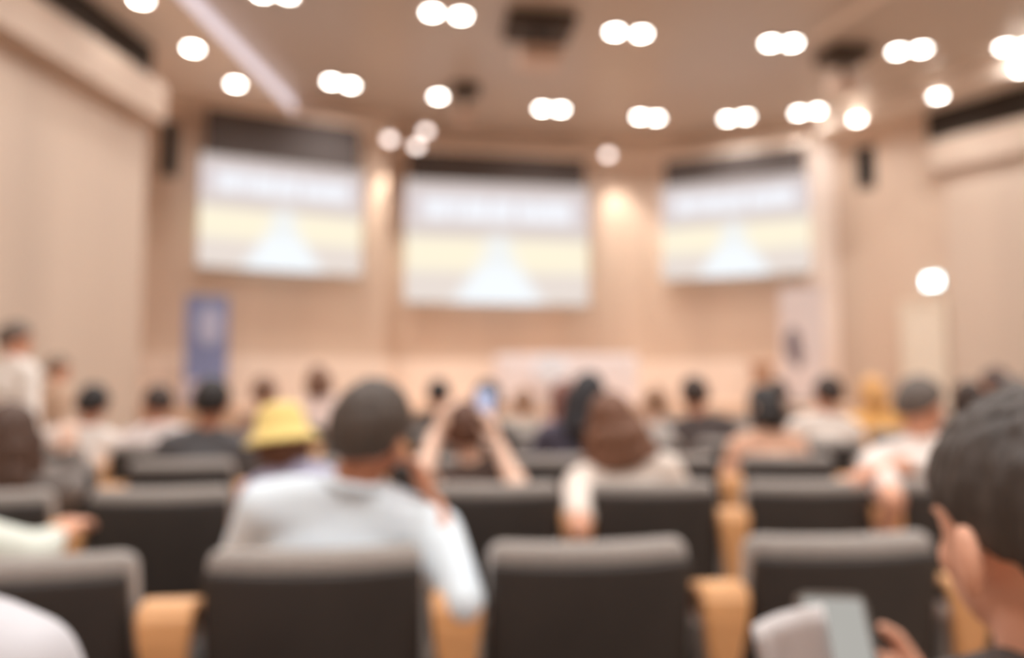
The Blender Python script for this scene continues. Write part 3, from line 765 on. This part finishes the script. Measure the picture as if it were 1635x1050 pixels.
# --- further rows
S = sitter
S(338, 3, 'short', BLK, 'short', (92, 90, 92), 'tan', 'dark haired man in charcoal shirt in front of the blue banner', 1.0)
S(935, 3, 'long', (40, 36, 40), 'long', (78, 72, 86), 'pale', 'woman with long black hair in navy, left of the cream top woman', 1.03)
S(1222, 3, 'bob', BLK, 'none', (232, 184, 156), 'pale', 'black haired person in peach sleeveless top right of centre', .97, 1)
S(1612, 3, 'short', (96, 86, 80), 'short', (150, 146, 142), 'warm', 'person in grey shirt beyond the near man, at right edge', 1.0)
S(1545, 4, 'long', DBR, 'long', (84, 76, 72), 'warm', 'person with long dark hair in dark clothes behind white shirted man', 1.0, 2)
S(192, 4, 'short', BLK, 'short', (246, 236, 228), 'warm', 'left one of two dark haired people in white shirts', .98)
S(254, 4, 'short', DBR, 'short', (242, 230, 226), 'warm', 'right one of two dark haired people in white shirts', .97, 1)
S(782, 4, 'short', BLK, 'long', (66, 60, 60), 'warm', 'black haired person directly behind the raised phone', 1.0)
S(1045, 4, 'receding', LBR, 'short', (206, 200, 194), 'pale', 'fair haired person in light grey shirt behind the cream top woman', .96)
S(1108, 4, 'short', DBR, 'long', (88, 78, 76), 'warm', 'dark brown haired person in dark jacket below the right screen', 1.02)
S(1318, 4, 'short', DBR, 'short', (244, 232, 222), 'warm', 'dark haired person in white shirt in front of the white banner', 1.02)
S(1392, 5, 'bob', (232, 176, 112), 'short', (250, 192, 116), 'pale', 'person with fair hair in a bright orange top', 1.02)
S(425, 5, 'short', (130, 96, 76), 'short', (160, 130, 112), 'warm', 'brown haired person in tan shirt beyond the yellow hat', 1.02)
S(700, 5, 'short', BLK, 'long', (84, 76, 72), 'warm', 'black haired person just right of the pale shirted man, further off', 1.0)
S(835, 5, 'receding', LBR, 'short', (214, 204, 192), 'pale', 'fair haired person in pale shirt between phone and navy woman', .94)
S(892, 5, 'long', (140, 92, 80), 'short', (206, 170, 166), 'pale', 'person with reddish brown hair in pink top below white table', 1.0)
S(1580, 5, 'short', (84, 62, 54), 'long', (112, 94, 86), 'warm', 'brown haired person near the right wall below the door', 1.08)
S(1475, 6, 'short', (150, 136, 124), 'long', (150, 140, 130), 'warm', 'grey haired person in front of the pale door', 1.0)
S(512, 6, 'bob', (128, 92, 72), 'short', (246, 222, 212), 'pale', 'person in pinkish white top beyond the pale shirted man', 1.10)
S(1240, 6, 'short', DBR, 'long', (120, 98, 84), 'warm', 'far dark haired person in brown below the white banner', 1.0)

# --- two people standing by the left wall
st = build_person(lean=2, head=(2, 0, -25), hair='short', sleeve='long', standing=True)
p = at(16, 540, 5.2)
person(st, (p.x, p.y, 0), R(-18), 'standing person in bright white shirt by the left wall', 'warm', (96, 82, 72), (252, 244, 236), (p.z + .1) / 1.66)
p = at(86, 590, 6.2)
person(st, (p.x, p.y, 0), R(-30), 'shorter standing person in beige shirt by the left wall', 'warm', (128, 110, 94), (214, 182, 156), (p.z + .1) / 1.66)

# --- chairs, now that the sitters are known
for k in SEATS:
    L = SEATS[k]; n = len(L)
    for i, (j, x, y) in enumerate(L):
        who = OCC.get((k, j))
        if k == 0: lb = 'dark auditorium chair under the ' + ('dark haired man close by at right edge' if j == 1 else 'light grey shirted person at lower left corner')
        else:
            rn = ['nearest', 'second', 'third', 'fourth', 'fifth', 'sixth', 'farthest'][k - 1]
            lb = f'{"occupied" if who else "empty"} dark auditorium chair, {ORD[i]} from the left in the {rn} row'
        chair(x, y, row_rz(k, x), ROWS[k][3], bool(who), lb, right=(i == n - 1 or k == 0))

# ------------------------------------------------------------------ world, camera, colour
w = bpy.data.worlds.new('World'); scene.world = w; w.use_nodes = True
w.node_tree.nodes['Background'].inputs[0].default_value = (1, .92, .84, 1); w.node_tree.nodes['Background'].inputs[1].default_value = .05
cam = bpy.data.cameras.new('camera'); co = bpy.data.objects.new('camera', cam); COL.objects.link(co)
co.location = EYE; co.rotation_euler = (PI / 2 + PITCH, 0, 0)
cam.sensor_width = 36; cam.lens = 36 * F / 1635; cam.clip_start = .02
cam.dof.use_dof = True; cam.dof.focus_distance = .32; cam.dof.aperture_fstop = 2.7; cam.dof.aperture_blades = 0
scene.camera = co
vs = scene.view_settings
vs.view_transform = 'Standard'; vs.look = 'None'; vs.gamma = 1.0; vs.use_curve_mapping = False
vs.exposure = 1.0
scene.cycles.use_denoising = True
scene.cycles.max_bounces = 8; scene.cycles.diffuse_bounces = 6
scene.cycles.sample_clamp_indirect = 4
